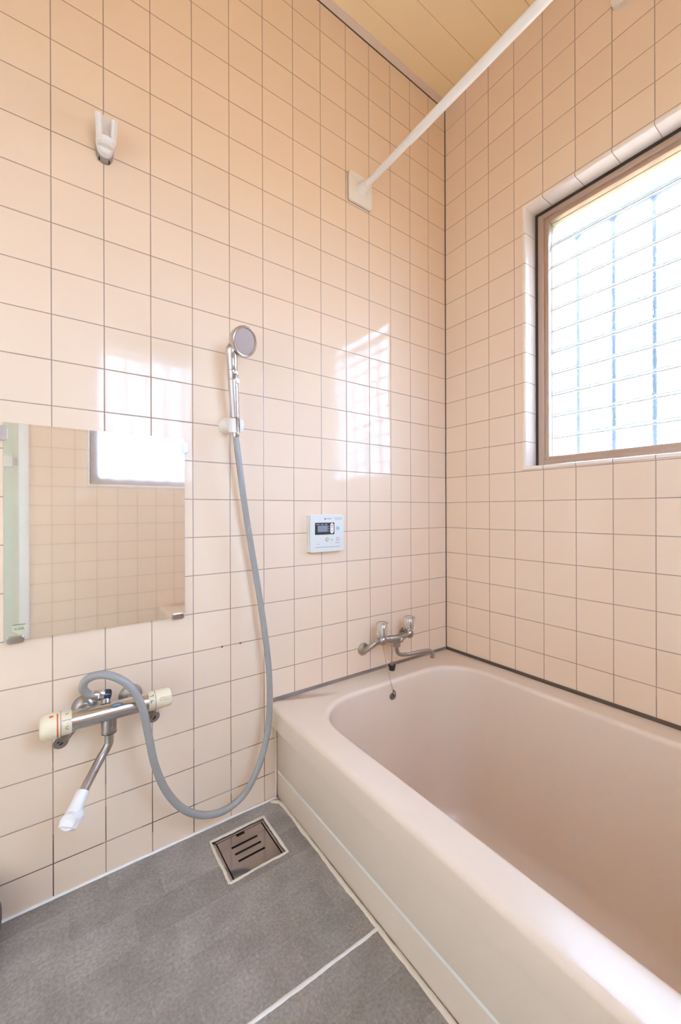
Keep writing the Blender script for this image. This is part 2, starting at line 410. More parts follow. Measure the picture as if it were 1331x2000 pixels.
struct('wall_left', mkbox((XL-T, 0, -0.4), (T, T, ZC+0.1)), tile_xz)
bm = bmesh.new()
a0, a1, z0, z1 = W1
box(bm, (0, YB-T, -0.4), (T, -a1, ZC+0.1)); box(bm, (0, -a0, -0.4), (T, 0, ZC+0.1))
box(bm, (0, -a1, -0.4), (T, -a0, z0)); box(bm, (0, -a1, z1), (T, -a0, ZC+0.1))
struct('wall_right', bm, tile_yz)
bm = bmesh.new()
box(bm, (XL-T, YB-T, -0.4), (D1[0], YB, ZC+0.1)); box(bm, (D1[0], YB-T, D1[3]), (D1[1], YB, ZC+0.1))
box(bm, (D1[1], YB-T, -0.4), (W2[0], YB, ZC+0.1)); box(bm, (W2[0], YB-T, -0.4), (W2[1], YB, W2[2]))
box(bm, (W2[0], YB-T, W2[3]), (W2[1], YB, ZC+0.1)); box(bm, (W2[1], YB-T, -0.4), (0, YB, ZC+0.1))
struct('wall_rear', bm, tile_xz)
bm = bmesh.new()
box(bm, (XL-T, YB, -0.4), (XL, D2[0], ZC+0.1)); box(bm, (XL-T, D2[1], -0.4), (XL, 0, ZC+0.1))
box(bm, (XL-T, D2[0], D2[3]), (XL, D2[1], ZC+0.1)); box(bm, (XL-T, D2[0], -0.4), (XL, D2[1], D2[2]))
struct('wall_far', bm, tile_yz)
bm = bmesh.new()
dx0, dx1, dy0, dy1 = -0.974, -0.827, -0.193, -0.052       # drain opening
for lo, hi in (((XL, YB), (dx0, 0)), ((dx1, YB), (0, 0)), ((dx0, YB), (dx1, dy0)), ((dx0, dy1), (dx1, 0))):
    if lo == (dx1, YB): hi = (-0.70, 0)
    box(bm, (lo[0], lo[1], -0.06), (hi[0], hi[1], 0.0))
struct('floor', bm, floor_material())
struct('ceiling', mkbox((XL-T, YB-T, ZC), (T, T, ZC+0.12)), ceiling_material())

# cornice strips with the dark gap under them
def cornice(n, p0, p1, inn):
    bm = bmesh.new(); prof = [(0, 0), (0.020, 0.0), (0.0200, -0.0015), (0.014, -0.003), (0.003, -0.0075), (0.0, -0.0085)]
    p0, p1, inn = Vector(p0), Vector(p1), Vector(inn)
    A = [bm.verts.new(p0+inn*a+V(0, 0, ZC+b)) for a, b in prof]; B = [bm.verts.new(p1+inn*a+V(0, 0, ZC+b)) for a, b in prof]
    k = len(prof)
    for i in range(k): bm.faces.new((A[i], A[(i+1) % k], B[(i+1) % k], B[i]))
    bm.faces.new(A); bm.faces.new(B[::-1])
    struct('trim_%d' % n, bm, cornice_mat, smooth=True)
cornice(1, (XL, 0, 0), (0, 0, 0), (0, -1, 0)); cornice(2, (0, YB, 0), (0, 0, 0), (-1, 0, 0)); cornice(3, (XL, YB, 0), (0, YB, 0), (0, 1, 0))
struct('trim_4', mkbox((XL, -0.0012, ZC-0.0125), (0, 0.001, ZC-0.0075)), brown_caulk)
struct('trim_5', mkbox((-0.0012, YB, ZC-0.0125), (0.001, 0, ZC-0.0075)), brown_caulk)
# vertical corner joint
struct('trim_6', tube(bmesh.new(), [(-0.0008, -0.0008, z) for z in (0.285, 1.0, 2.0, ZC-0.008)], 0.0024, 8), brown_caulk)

# wobbly sealant beads
def bead(name, pts, width, mat, height=0.003, wob=0.0012, seed=1, up=V(0, 0, 1), side=None):
    rnd = random.Random(seed); bm = bmesh.new(); P = []
    for i in range(len(pts)-1):
        a, b = Vector(pts[i]), Vector(pts[i+1]); n = max(2, int((b-a).length/0.008))
        for k in range(n): P.append(a+(b-a)*(k/n))
    P.append(Vector(pts[-1])); prev = []
    w1 = w2 = 0
    for i, p in enumerate(P):
        t = (P[min(i+1, len(P)-1)]-P[max(i-1, 0)]).normalized(); s = t.cross(up).normalized()
        w1 = w1*0.75+rnd.uniform(-1, 1)*wob*0.6; w2 = w2*0.75+rnd.uniform(-1, 1)*wob*0.6
        l = -(width/2+w1); r = width/2+w2
        row = [bm.verts.new(p+s*l-up*0.001), bm.verts.new(p+s*l*0.7+up*height*0.8), bm.verts.new(p+up*height), bm.verts.new(p+s*r*0.7+up*height*0.8), bm.verts.new(p+s*r-up*0.001)]
        if prev:
            for k in range(4): bm.faces.new((prev[k], prev[k+1], row[k+1], row[k]))
            bm.faces.new((prev[4], prev[0], row[0], row[4]))
        else: bm.faces.new(row)
        prev = row
    bm.faces.new(prev[::-1])
    return struct(name, bm, mat, smooth=True, angle=60)
AX = -0.760                                    # apron plane
bead('trim_7', [(XL, -0.002, 0), (-1.16, -0.002, 0), (-0.9, -0.003, 0), (-0.765, -0.006, 0)], 0.008, white_caulk, 0.0035, 0.0006, 3)
bead('trim_8', [(-0.785, -0.012, 0), (-0.765, -0.03, 0), (AX-0.004, -0.06, 0), (AX-0.006, -0.3, 0), (AX-0.006, -0.9, 0), (AX-0.006, YB, 0)], 0.0105, caulk, 0.004, 0.0016, 5)
bead('trim_9', [(AX-0.008, -0.4635, 0), (-0.86, -0.462, 0), (-1.04, -0.4565, 0), (-1.4, -0.452, 0), (XL, -0.445, 0)], 0.0085, white_caulk, 0.0018, 0.0012, 8)
# sealant between tub and walls
struct('trim_10', mkbox((-0.772, -0.004, 0.277), (0, 0.002, 0.2925), 0.0015), grey_caulk, smooth=True)
struct('trim_11', mkbox((-0.005, YB, 0.277), (0.002, 0, 0.293), 0.0015), brown_caulk, smooth=True)
bead('trim_12', [(AX-0.006, -0.003, 0.003), (AX-0.004, -0.003, 0.1), (AX-0.006, -0.003, 0.215)], 0.007, caulk, 0.003, 0.0008, 11, up=V(0, -1, 0))

# ------------------------------------------------------------------ windows
def make_window(n, P, tm_h, tm_v, grille_label, louvre=True, u=(0.33, 1.005), z=(0.978, 1.87), gd=0.20, fw=0.042):
    """P(u, d, z) -> world, u along the wall, d outwards.  u0 is the edge seen from inside."""
    u0, u1 = u; zb, zt = z; b = 0.012; dep = 0.062
    def ring_prism(name, mat, outer, inner, d0, d1, parent=None, bev=0.0):
        bm = bmesh.new()
        (a0, c0, a1, c1), (e0, f0, e1, f1) = outer, inner
        for lo, hi in (((a0, c0), (e0, c1)), ((e1, c0), (a1, c1)), ((e0, c0), (e1, f0)), ((e0, f1), (e1, c1))):
            if hi[0]-lo[0] < 1e-5 or hi[1]-lo[1] < 1e-5: continue
            bb = bmesh.new(); box(bb, (lo[0], d0, lo[1]), (hi[0], d1, hi[1]), bev)
            for v in bb.verts: v.co = P(*v.co)
            me = bpy.data.meshes.new('t'); bb.to_mesh(me); bb.free(); bm.from_mesh(me); bpy.data.meshes.remove(me)
        return link(name, bm, mat, parent, smooth=bev > 0)
    # bullnose reveal: four mitred pieces
    prof = [(0.0, 0.012), (-0.0015, 0.001), (-0.0035, -0.0015), (0.0, -0.0012)]
    prof = [(-0.0005, 0.0), (-0.0035, 0.0012), (-0.0042, 0.0045), (-0.0028, 0.009), (0.002, b), (dep, b), (dep+0.003, b-0.006), (dep, 0.0)]  # (d, inset)
    cor = lambda ins: [(u0+ins, zb+ins), (u1-ins, zb+ins), (u1-ins, zt-ins), (u0+ins, zt-ins)]
    sides = [(0, 1, tm_h), (1, 2, tm_v), (2, 3, tm_h), (3, 0, tm_v)]
    for k, (i, j, mt) in enumerate(sides):
        bm = bmesh.new(); A = []; B = []
        for d, ins in prof:
            c = cor(ins); A.append(bm.verts.new(P(c[i][0], d, c[i][1]))); B.append(bm.verts.new(P(c[j][0], d, c[j][1])))
        m_ = len(prof)
        for q in range(m_): bm.faces.new((A[q], A[(q+1) % m_], B[(q+1) % m_], B[q]))
        bm.faces.new(A); bm.faces.new(B[::-1])
        struct('trim_%d' % (20+4*n+k), bm, mt, smooth=True, angle=50)
    win = thing('window_%d' % n, None, None, P(u0+b, dep, zb+b), kind='structure')
    iu0, iu1, iz0, iz1 = u0+b, u1-b, zb+b, zt-b
    ring_prism('gasket', dark_seal, (iu0, iz0, iu1, iz1), (iu0+0.010, iz0, iu1-0.010, iz1-0.012), dep-0.002, dep+0.03, win)
    g = (iu0+0.010, iz0, iu1-0.010, iz1-0.012)
    inn = (iu0+fw, iz0+fw-0.008, iu1-fw, iz1-fw)
    fr = ring_prism('window_frame', bronze, g, (inn[0]-0.014, inn[1]-0.014, inn[2]+0.014, inn[3]+0.014), dep-0.004, dep+0.03, win, 0.0015)
    ring_prism('sash', bronze, (g[0]+0.012, g[1]+0.010, g[2]-0.012, g[3]-0.012), inn, dep+0.004, dep+0.026, win, 0.0025)
    ring_prism('side_channel', jamb_mat, (g[0], g[1]+0.005, g[2], g[3]-0.005), (inn[0]-0.001, inn[1]-0.02, inn[2]+0.001, inn[3]+0.001), dep+0.03, dep+0.072, win, 0.001)
    if louvre:
        pitch = (inn[3]-inn[1]+0.012)/11.0
        for k in range(11):
            zc = inn[1]-0.004+pitch*(k+0.5); bm = bmesh.new(); h = 0.0412
            box(bm, (inn[0]-0.0005, -0.0022, -h), (inn[2]+0.0005, 0.0022, h), 0.0006, 1)
            ta = math.radians(6)
            for v in bm.verts:
                x, y, zz = v.co; v.co = P(x, dep+0.042+y*math.cos(ta)+zz*math.sin(ta), zc+zz*math.cos(ta)-y*math.sin(ta))
            sl = link('glass_slat', bm, glass, win)
            bm = bmesh.new()
            for ze in (-h-0.0006, h+0.0006): box(bm, (inn[0]-0.0005, -0.0028, ze-0.0018), (inn[2]+0.0005, 0.0028, ze+0.0018))
            for v in bm.verts:
                x, y, zz = v.co; v.co = P(x, dep+0.042+y*math.cos(ta)+zz*math.sin(ta), zc+zz*math.cos(ta)-y*math.sin(ta))
            link('slat_edge', bm, slat_edge, sl, smooth=False)
    else:
        bm = mkbox((inn[0]-0.004, dep+0.016, inn[1]-0.004), (inn[2]+0.004, dep+0.021, inn[3]+0.004))
        for v in bm.verts: v.co = P(*v.co)
        link('pane', bm, glass2, win)
    # security grille outside
    gr = thing('window_grille', grille_label, 'window grille', P(u0, gd, zb-0.03))
    def gb(name, lo, hi):
        bm = mkbox(lo, hi, 0.002)
        for v in bm.verts: v.co = P(*v.co)
        link(name, bm, grille_mat, gr)
    gb('top_rail', (u0-0.06, gd-0.012, 1.793), (u1+0.06, gd+0.012, 1.828)); gb('bottom_rail', (u0-0.06, gd-0.012, 0.90), (u1+0.06, gd+0.012, 0.93))
    x = u0-0.02
    while x < u1+0.05:
        gb('bar', (x-0.009, gd-0.007, 0.925), (x+0.009, gd+0.007, 1.80)); x += 0.1100
    for x in (u0-0.05, u1+0.05):
        gb('bracket', (x-0.01, T-0.002, 1.2), (x+0.01, gd-0.010, 1.23)); gb('bracket', (x-0.01, T-0.002, 1.65), (x+0.01, gd-0.010, 1.68))
        gb('post', (x-0.008, gd-0.010, 0.925), (x+0.008, gd+0.010, 1.80))
    return win
make_window(1, lambda u, d, z: V(d, -u, z), tile_y, tile_z, 'blue grey metal security bars blurred behind the frosted window on the right wall')
make_window(2, lambda u, d, z: V(-u, YB-d, z), tile_x, tile_z, 'metal security bars outside the window that the mirror reflects', louvre=False, u=(0.495, 1.145), z=(0.979, 1.881), fw=0.056)

# door seen only in the mirror
dr = thing('door_1', None, None, (D1[1], YB, 0), kind='structure')
def dbx(name, lo, hi, mat, bev=0.002): return link(name, mkbox(lo, hi, bev), mat, dr)
bm = bmesh.new()
box(bm, (D1[1]-0.028, YB-0.09, 0), (D1[1]+0.012, YB+0.012, D1[3]+0.01), 0.002); box(bm, (D1[0]-0.012, YB-0.09, 0), (D1[0]+0.028, YB+0.012, D1[3]+0.01), 0.002)
box(bm, (D1[0]+0.028, YB-0.09, D1[3]-0.03), (D1[1]-0.028, YB+0.012, D1[3]+0.01), 0.002)
link('door_frame', bm, alu_white, dr)
x0, x1 = D1[0]+0.03, D1[1]-0.03
dbx('door_leaf', (x0, YB-0.055, 0.01), (x1, YB-0.045, D1[3]-0.032), door_panel_mat)
dbx('door_stile', (x1-0.022, YB-0.062, 0.01), (x1, YB-0.030, D1[3]-0.032), jamb_mat); dbx('door_stile', (x0, YB-0.062, 0.01), (x0+0.022, YB-0.030, D1[3]-0.032), jamb_mat)
dbx('door_rail', (x0+0.022, YB-0.045, 1.068), (x1-0.022, YB-0.022, 1.122), alu_white, 0.004)
dbx('lock', (x1-0.018, YB-0.030, 1.075), (x1-0.006, YB-0.014, 1.115), dull_chrome, 0.002)

# unseen frosted sliding door, added to throw fill light on floor and tub front
milk = bpy.data.materials.new('milky_fill_light_resin'); milk.use_nodes = True
nt = milk.node_tree; nt.nodes.remove(nt.nodes['Principled BSDF'])
tl = nt.nodes.new('ShaderNodeBsdfTranslucent'); tl.inputs['Color'].default_value = (0.30, 0.275, 0.25, 1)
df = nt.nodes.new('ShaderNodeBsdfDiffuse'); df.inputs['Color'].default_value = (0.62, 0.64, 0.62, 1)
ad = nt.nodes.new('ShaderNodeAddShader'); nt.links.new(tl.outputs[0], ad.inputs[0]); nt.links.new(df.outputs[0], ad.inputs[1])
nt.links.new(ad.outputs[0], nt.nodes['Material Output'].inputs['Surface'])
sd = thing('added_fill_door', None, None, (XL, D2[0], 0), kind='structure')
bm = bmesh.new(); f = 0.03
box(bm, (XL-0.10, D2[0]-0.01, 0), (XL+0.01, D2[0]+f, D2[3]+0.01)); box(bm, (XL-0.10, D2[1]-f, 0), (XL+0.01, D2[1]+0.01, D2[3]+0.01)); box(bm, (XL-0.10, D2[0]+f, D2[3]-f), (XL+0.01, D2[1]-f, D2[3]+0.01))
link('door_frame', bm, alu_white, sd, smooth=False)
wd = (D2[1]-D2[0]-2*f)/3
for k in range(3):
    ya, yb = D2[0]+f+wd*k, D2[0]+f+wd*(k+1); xo = XL-0.05-0.014*(k % 2)
    bm = bmesh.new()
    box(bm, (xo-0.006, ya, 0.01), (xo+0.006, ya+0.025, D2[3]-f)); box(bm, (xo-0.006, yb-0.025, 0.01), (xo+0.006, yb, D2[3]-f))
    box(bm, (xo-0.006, ya+0.025, 0.01), (xo+0.006, yb-0.025, 0.05)); box(bm, (xo-0.006, ya+0.025, 0.92), (xo+0.006, yb-0.025, 0.97)); box(bm, (xo-0.006, ya+0.025, D2[3]-f-0.03), (xo+0.006, yb-0.025, D2[3]-f))
    lf = link('door_leaf', bm, alu_white, sd, smooth=False)
    bm = bmesh.new(); box(bm, (xo-0.001, ya+0.024, 0.049), (xo+0.001, yb-0.024, 0.921)); box(bm, (xo-0.001, ya+0.024, 0.969), (xo+0.001, yb-0.024, D2[3]-f-0.029)); link('fill_light_panel', bm, milk, lf, smooth=False)

# ------------------------------------------------------------------ bathtub
tub = thing('bathtub', 'pinkish beige bathtub with a rounded rim filling the corner under the window', 'bathtub', (-0.39, -0.75, 0))
bm = bmesh.new()
RX0, RX1, RY0, RY1 = -0.788, -0.0055, YB+0.004, -0.0045
ox0, ox1, oy0, oy1 = -0.7135, -0.078, -1.33, -0.091
ZR = 0.283
def ring_at(rect, r, z, n=2.0): return [bm.verts.new((x, y, z)) for x, y in rrect(*rect, r, 12, n)]
specs = []
def outer(dx, z, r): specs.append(((RX0+dx, RY0, RX1, RY1), r, z, 2.0))
# under lip, face, rounded edge
outer(0.028, 0.212, 0.004); outer(0.012, 0.2135, 0.005); outer(0.006, 0.217, 0.006)
outer(0.0035, 0.240, 0.007)
for k in range(7):
    a = math.pi/2*k/6; outer(0.001+0.012*(1-math.cos(a)), 0.2705+0.012*math.sin(a), 0.008)
outer(0.022, ZR, 0.006)
def inner(off, z, r, n=2.35, dy=0.0):
    specs.append(((ox0+off, oy0+off+dy, ox1-off, oy1-off), max(r-off*0.5, 0.05), z, n))
inner(-0.010, ZR, 0.17)
for k in range(8):
    a = math.pi/2*k/7; inner(0.012*math.sin(a)-0.002, ZR-0.012*(1-math.cos(a)), 0.165)
inner(0.011, ZR-0.03, 0.165); inner(0.016, 0.15, 0.16, dy=0.02); inner(0.026, 0.0, 0.16, dy=0.06); inner(0.036, -0.12, 0.16, dy=0.10)
for k in range(1, 9):
    a = math.pi/2*k/8; inner(0.040+0.075*(1-math.cos(a)), -0.175-0.075*math.sin(a), 0.16, dy=0.12)
inner(0.20, -0.252, 0.13, dy=0.12)
rings = [ring_at(*((s[0], s[1], s[2], s[3]))) for s in specs]
n = len(rings[0])
for k in range(len(rings)-1):
    for i in range(n):
        j = (i+1) % n; bm.faces.new((rings[k][i], rings[k][j], rings[k+1][j], rings[k+1][i]))
bm.faces.new(rings[-1])
link('basin', bm, tub_mat, tub, angle=50)
# outer shell walls of the panel below the rim, gently swelling
def apron(name, z0, z1, x_out, bev, mat):
    bm = bmesh.new(); box(bm, (x_out, YB+0.004, z0), (-0.735, -0.005, z1), bev, 3); return link(name, bm, mat, tub)
apron('upper_panel', 0.0800, 0.2125, AX-0.0015, 0.0025, apron_mat)
apron('lower_panel', 0.0005, 0.0735, AX, 0.0015, apron_mat)
link('panel_joint', mkbox((AX-0.0006, YB+0.004, 0.0725), (-0.736, -0.006, 0.0810)), white_caulk, tub, label='thin whitish joint line running along the front panel')
# overflow eyelet that holds the chain
EY = V(-0.394, -0.1085, 0.238)
bm = bmesh.new(); lathe(bm, (EY.x, EY.y+0.006, EY.z-0.004), (0, -1, 0), [(0, 0.0105), (0.004, 0.0105), (0.006, 0.0085), (0.0062, 0.006), (0.003, 0.0035)], 24)
link('chain_rosette', bm, dark_metal, tub, label='small round metal chain rosette inside the tub end')

# ------------------------------------------------------------------ floor drain
dn = thing('floor_drain', 'square stainless steel floor drain cover with three slots, set in white sealant', 'drain', (-0.90, -0.122, -0.012))
bm = bmesh.new()                                # recessed dish
X0, X1, Y0, Y1 = dx0+0.0005, dx1-0.0005, dy0+0.0005, dy1-0.0005
box(bm, (X0, Y0, -0.05), (X1, Y1, -0.045)); box(bm, (X0, Y0, -0.045), (X0+0.010, Y1, -0.0035), 0.001); box(bm, (X1-0.010, Y0, -0.045), (X1, Y1, -0.0035), 0.001)
box(bm, (X0+0.010, Y0, -0.045), (X1-0.010, Y0+0.004, -0.0035), 0.001); box(bm, (X0+0.010, Y1-0.010, -0.045), (X1-0.010, Y1, -0.0035), 0.001)
link('drain_tray', bm, steel, dn)
lx0, lx1, ly0, ly1 = X0+0.0125, X1-0.0125, Y0+0.005, Y1-0.0108
# lid with real slots: strips
bm = bmesh.new(); yc = [(-0.098), (-0.121), (-0.144)]; sw = 0.0030; sx0, sx1 = lx0+0.026, lx1-0.026
ys = [ly0]+[v for y in sorted(yc) for v in (y-sw, y+sw)]+[ly1]
zt_, zb_ = -0.0045, -0.0065
cutx0, cutx1 = -0.911, -0.889
for i in range(0, len(ys)-1):
    if i % 2 == 0:
        if i == len(ys)-2:
            yn = ly1-0.008; box(bm, (sx0, ys[i], zb_), (sx1, yn, zt_)); box(bm, (sx0, yn, zb_), (cutx0, ys[i+1], zt_)); box(bm, (cutx1, yn, zb_), (sx1, ys[i+1], zt_))
        else: box(bm, (sx0, ys[i], zb_), (sx1, ys[i+1], zt_))
box(bm, (lx0, ly0, zb_), (sx0, ly1, zt_)); box(bm, (sx1, ly0, zb_), (lx1, ly1, zt_))
link('drain_lid', bm, steel, dn, smooth=False)
link('dark_well', mkbox((X0+0.0105, Y0+0.0045, -0.0449), (X1-0.0105, Y1-0.0105, -0.016)), black_pl, dn)
def ringbead():
    pts = [(dx0, dy0), (dx1, dy0), (dx1, dy1), (dx0, dy1), (dx0, dy0)]
    o = bead('sealant', [(p[0]-0.0005, p[1], 0) for p in pts], 0.007, caulk, 0.0022, 0.0016, 21)
    return o
so = ringbead(); del so['kind']; so.data.transform(Matrix.Translation(-Vector(dn['_org']))); so.parent = dn; so['label'] = 'uneven off-white sealant around the drain'

# ------------------------------------------------------------------ mirror
mr = thing('wall_mirror', 'hazy frameless square mirror held by small clips on the left tiled wall', 'mirror', (-1.2, 0, 0.57))
mx0, mx1, mz0, mz1 = -1.3815, -1.0225, 0.5745, 1.0275
link('mirror_glass', mkbox((mx0, -0.0075, mz0), (mx1, -0.0012, mz1), 0.0005, 1), mirror_material(), mr, smooth=False)
link('backing', mkbox((mx0+0.001, -0.0013, mz0+0.001), (mx1-0.001, 0.0, mz1-0.001)), grey_pl, mr, smooth=False)
def clip(u0, v0, u1, v1, mat, inner_strip=None):
    return link('clip', plate(u0, v0, u1, v1, 0.0005, 0.0125, 0.004, 0.002), mat, mr)
clip(-1.392, 0.990, -1.3745, 1.0195, clip_beige)
c2 = plate(-1.029, 0.992, -1.0145, 1.0205, 0.0005, 0.0115, 0.004, 0.002); link('clip', c2, white_pl, mr)
clip(-1.3765, 0.5700, -1.3480, 0.5845, dull_chrome); clip(-1.0535, 0.5700, -1.0260, 0.5825, dull_chrome)
st = link('sticker', prism(bmesh.new(), [(-1.3675, 0.6078), (-1.3675, 0.5945), (-1.357, 0.5880), (-1.346, 0.5945), (-1.346, 0.6078)], LW, 0.0074, 0.0079), sticker_mat, mr, smooth=False, label='small pale yellow shield-shaped sticker with three characters')
text_mesh('printed_characters', '\u9632\u6e7f\u93e1', 0.0055, ink, st, wall_text_matrix(-1.3568, 0.5985, 0.0081), 0.0001)
link('printed_line', plate(-1.3645, 0.6035, -1.350, 0.6043, 0.0078, 0.0081, 0.0002), soft_ink, st, smooth=False)
link('printed_line', plate(-1.3675, 0.6069, -1.346, 0.6080, 0.0078, 0.0081, 0.0002), ink, st, smooth=False)

# ------------------------------------------------------------------ control panel
cp = thing('bath_control_panel', 'white bath heater remote control panel with small display on the left wall', 'control panel', (-0.59, 0, 0.77))
bx0, bx1, bz0, bz1 = -0.6545, -0.5275, 0.7145, 0.8295
link('backplate', plate(bx0-0.001, bz0-0.001, bx1+0.001, bz1+0.001, 0.0, 0.010, 0.003), cream_pl, cp)
body = link('casing', plate(bx0, bz0, bx1, bz1, 0.010, 0.020, 0.003, 0.0018), panel_mat, cp)
disp = link('display', plate(-0.6373, 0.7680, -0.5645, 0.8055, 0.0195, 0.0206, 0.0012), lcd_frame_mat, cp, smooth=False)
link('display_screen', plate(-0.6280, 0.7765, -0.5905, 0.7965, 0.0205, 0.0209, 0.0006), lcd_mat, disp, smooth=False)
for x, wd in ((-0.633, 0.012), (-0.616, 0.010), (-0.601, 0.010)):
    link('display_marking', plate(x, 0.7995, x+wd, 0.8013, 0.0205, 0.0208, 0.0003), soft_ink, disp, smooth=False)
for z in (0.793, 0.786, 0.779):
    link('display_marking', plate(-0.5880, z-0.0012, -0.5845, z+0.0012, 0.0205, 0.0208, 0.0003), soft_ink, disp, smooth=False)
rk = link('rocker_button', plate(-0.5805, 0.7710, -0.5685, 0.8035, 0.0203, 0.0222, 0.0058, 0.0008), white_pl, cp)
bm = prism(bmesh.new(), [(-0.5780, 0.7935), (-0.5710, 0.7935), (-0.5745, 0.7990)], LW, 0.0221, 0.0225); link('up_arrow', bm, principled('pinkish_red_marking', (0.62, 0.10, 0.13), 0.4), rk, smooth=False)
link('minus_mark', plate(-0.5775, 0.7888, -0.5715, 0.7900, 0.0221, 0.0225, 0.0004), red_mat, rk, smooth=False)
bm = prism(bmesh.new(), [(-0.5775, 0.7815), (-0.5715, 0.7815), (-0.5745, 0.7765)], LW, 0.0221, 0.0225); link('down_arrow', bm, soft_ink, rk, smooth=False)
def btn(x, z, r, mat, nm='button', glyph=None):
    bm = bmesh.new(); lathe(bm, (x, -0.0199, z), (0, -1, 0), [(0, r), (0.0014, r), (0.0020, r*0.85)], 28); o = link(nm, bm, mat, cp)
    if glyph: text_mesh('button_character', glyph, r*1.1, ink, o, wall_text_matrix(x, z, 0.0221), 0.0001)
    return o
btn(-0.5505, 0.7880, 0.0072, teal_mat); link('button_mark', plate(-0.5540, 0.7860, -0.5470, 0.7895, 0.0218, 0.0222, 0.0008), principled('teal_mark', (0.20, 0.42, 0.46), 0.4), cp, smooth=False)
b1 = btn(-0.5925, 0.7520, 0.0064, green_mat); bm = prism(bmesh.new(), [(-0.5965, 0.7500), (-0.5885, 0.7500), (-0.5925, 0.7560)], LW, 0.0218, 0.0222); link('up_arrow', bm, panel_mat, b1, smooth=False)
b2 = btn(-0.5742, 0.7523, 0.0058, panel_mat); bm = prism(bmesh.new(), [(-0.5778, 0.7540), (-0.5708, 0.7540), (-0.5742, 0.7490)], LW, 0.0218, 0.0222); link('down_arrow', bm, green_mat, b2, smooth=False)
kb = link('square_button', plate(-0.5570, 0.7458, -0.5435, 0.7600, 0.0198, 0.0215, 0.002, 0.0006), panel_mat, cp)
for dx in (-0.0040, 0.0, 0.0035):
    for dz in (0.0032, -0.0030): link('printed_mark', plate(-0.5510+dx, 0.7528+dz-0.0015, -0.5510+dx+0.0026, 0.7528+dz+0.0015, 0.0214, 0.0217, 0.0002), soft_ink, kb, smooth=False)
link('logo_mark', lathe(bmesh.new(), (-0.5995, -0.0199, 0.8172), (0, -1, 0), [(0, 0.0025), (0.0004, 0.0025)], 20), ink, cp, smooth=False)
text_mesh('logo_lettering', 'NORITZ', 0.0052, ink, cp, wall_text_matrix(-0.5848, 0.8172, 0.0201), 0.0001)
rnd = random.Random(4)
def scribble(x0, x1, z, h, mat, gap=0.0012):     # rows of print too small to read
    x = x0
    while x < x1:
        wd = rnd.uniform(0.002, 0.0055)
        link('small_print', plate(x, z-h/2, min(x+wd, x1), z+h/2, 0.0199, 0.0202, 0.0002), mat, cp, smooth=False); x += wd+gap
scribble(-0.5640, -0.5340, 0.8198, 0.0030, soft_ink); scribble(-0.5600, -0.5340, 0.8148, 0.0018, soft_ink)
scribble(-0.5600, -0.5430, 0.7405, 0.0026, soft_ink); scribble(-0.6330, -0.6190, 0.7385, 0.0014, principled('pale_red_print', (0.6, 0.35, 0.33), 0.5))
scribble(-0.6380, -0.5420, 0.7285, 0.0026, soft_ink)

# ------------------------------------------------------------------ red plugs on the joint
for x, lab in ((-0.9239, 'tiny dark red plug on a tile joint, left of the shower hose'), (-0.8721, 'tiny dark red plug on a tile joint, directly beside the hose')):
    bm = bmesh.new(); lathe(bm, (x, 0.0, 0.4735), (0, -1, 0), [(0, 0.0026), (0.0012, 0.0025), (0.0020, 0.0014)], 16)
    tag(link('wall_plug', bm, red_mat, None, origin=(x, 0, 0.4735)), lab, 'wall plug')

# ------------------------------------------------------------------ upper shower hook (empty)
hk = thing('shower_hook', 'white plastic shower bracket high on the left wall, empty', 'shower bracket', (-1.198, 0, 1.69))
cx = -1.1985
def ell(bm, cx, cz, a, c, t0, t1, bev=0.0, n=36, pw=2.0):
    o = [(cx+a*math.copysign(abs(math.cos(t))**(2/pw), math.cos(t)), cz+c*math.copysign(abs(math.sin(t))**(2/pw), math.sin(t))) for t in [2*math.pi*i/n for i in range(n)]]
    return prism(bm, o, LW, t0, t1, bev)
link('base_plate', ell(bmesh.new(), cx, 1.687, 0.0185, 0.037, 0, 0.009, 0.001, pw=2.4), grey_pl, hk, label='greyish brown base plate with dark notches')
for dx in (-0.011, 0.009): link('notch', mkbox((cx+dx-0.0014, -0.0096, 1.6515), (cx+dx+0.0014, -0.0045, 1.6570)), black_pl, hk)
link('swivel_body', ell(bmesh.new(), cx, 1.691, 0.0185, 0.032, 0.009, 0.030, 0.007, pw=2.3), white_pl, hk)
# cradle: C-shaped cup, open towards the room
def cup(bm, c, axis, r_out, r_in, h0, h1, open_dir, gap_deg, n=40, taper=0.0, back=0.0):
    axis = Vector(axis).normalized(); od = Vector(open_dir).normalized(); od = (od-axis*od.dot(axis)).normalized(); sd = axis.cross(od)
    g = math.radians(gap_deg)/2; rows = []
    for i in range(n+1):
        a = g+(2*math.pi-2*g)*i/n; dv = od*math.cos(a)+sd*math.sin(a)
        hb_ = h1+back*(1-math.cos(a))/2
        rows.append([bm.verts.new(Vector(c)+axis*h0+dv*(r_out-taper)), bm.verts.new(Vector(c)+axis*hb_+dv*r_out), bm.verts.new(Vector(c)+axis*hb_+dv*r_in), bm.verts.new(Vector(c)+axis*h0+dv*(r_in-taper))])
    for i in range(n):
        for k in range(4): bm.faces.new((rows[i][k], rows[i][(k+1) % 4], rows[i+1][(k+1) % 4], rows[i+1][k]))
    bm.faces.new(rows[0]); bm.faces.new(rows[-1][::-1])
    bmesh.ops.bevel(bm, geom=[e for e in bm.edges if e.calc_face_angle(0) > 0.7], offset=0.0012, segments=2, profile=0.5, affect='EDGES')
    return bm
link('cradle', cup(bmesh.new(), (cx, -0.043, 1.706), (0, -0.22, 1), 0.0228, 0.0150, -0.034, 0.010, (0.05, -1, 0), 74, taper=0.0035, back=0.017), white_pl, hk)
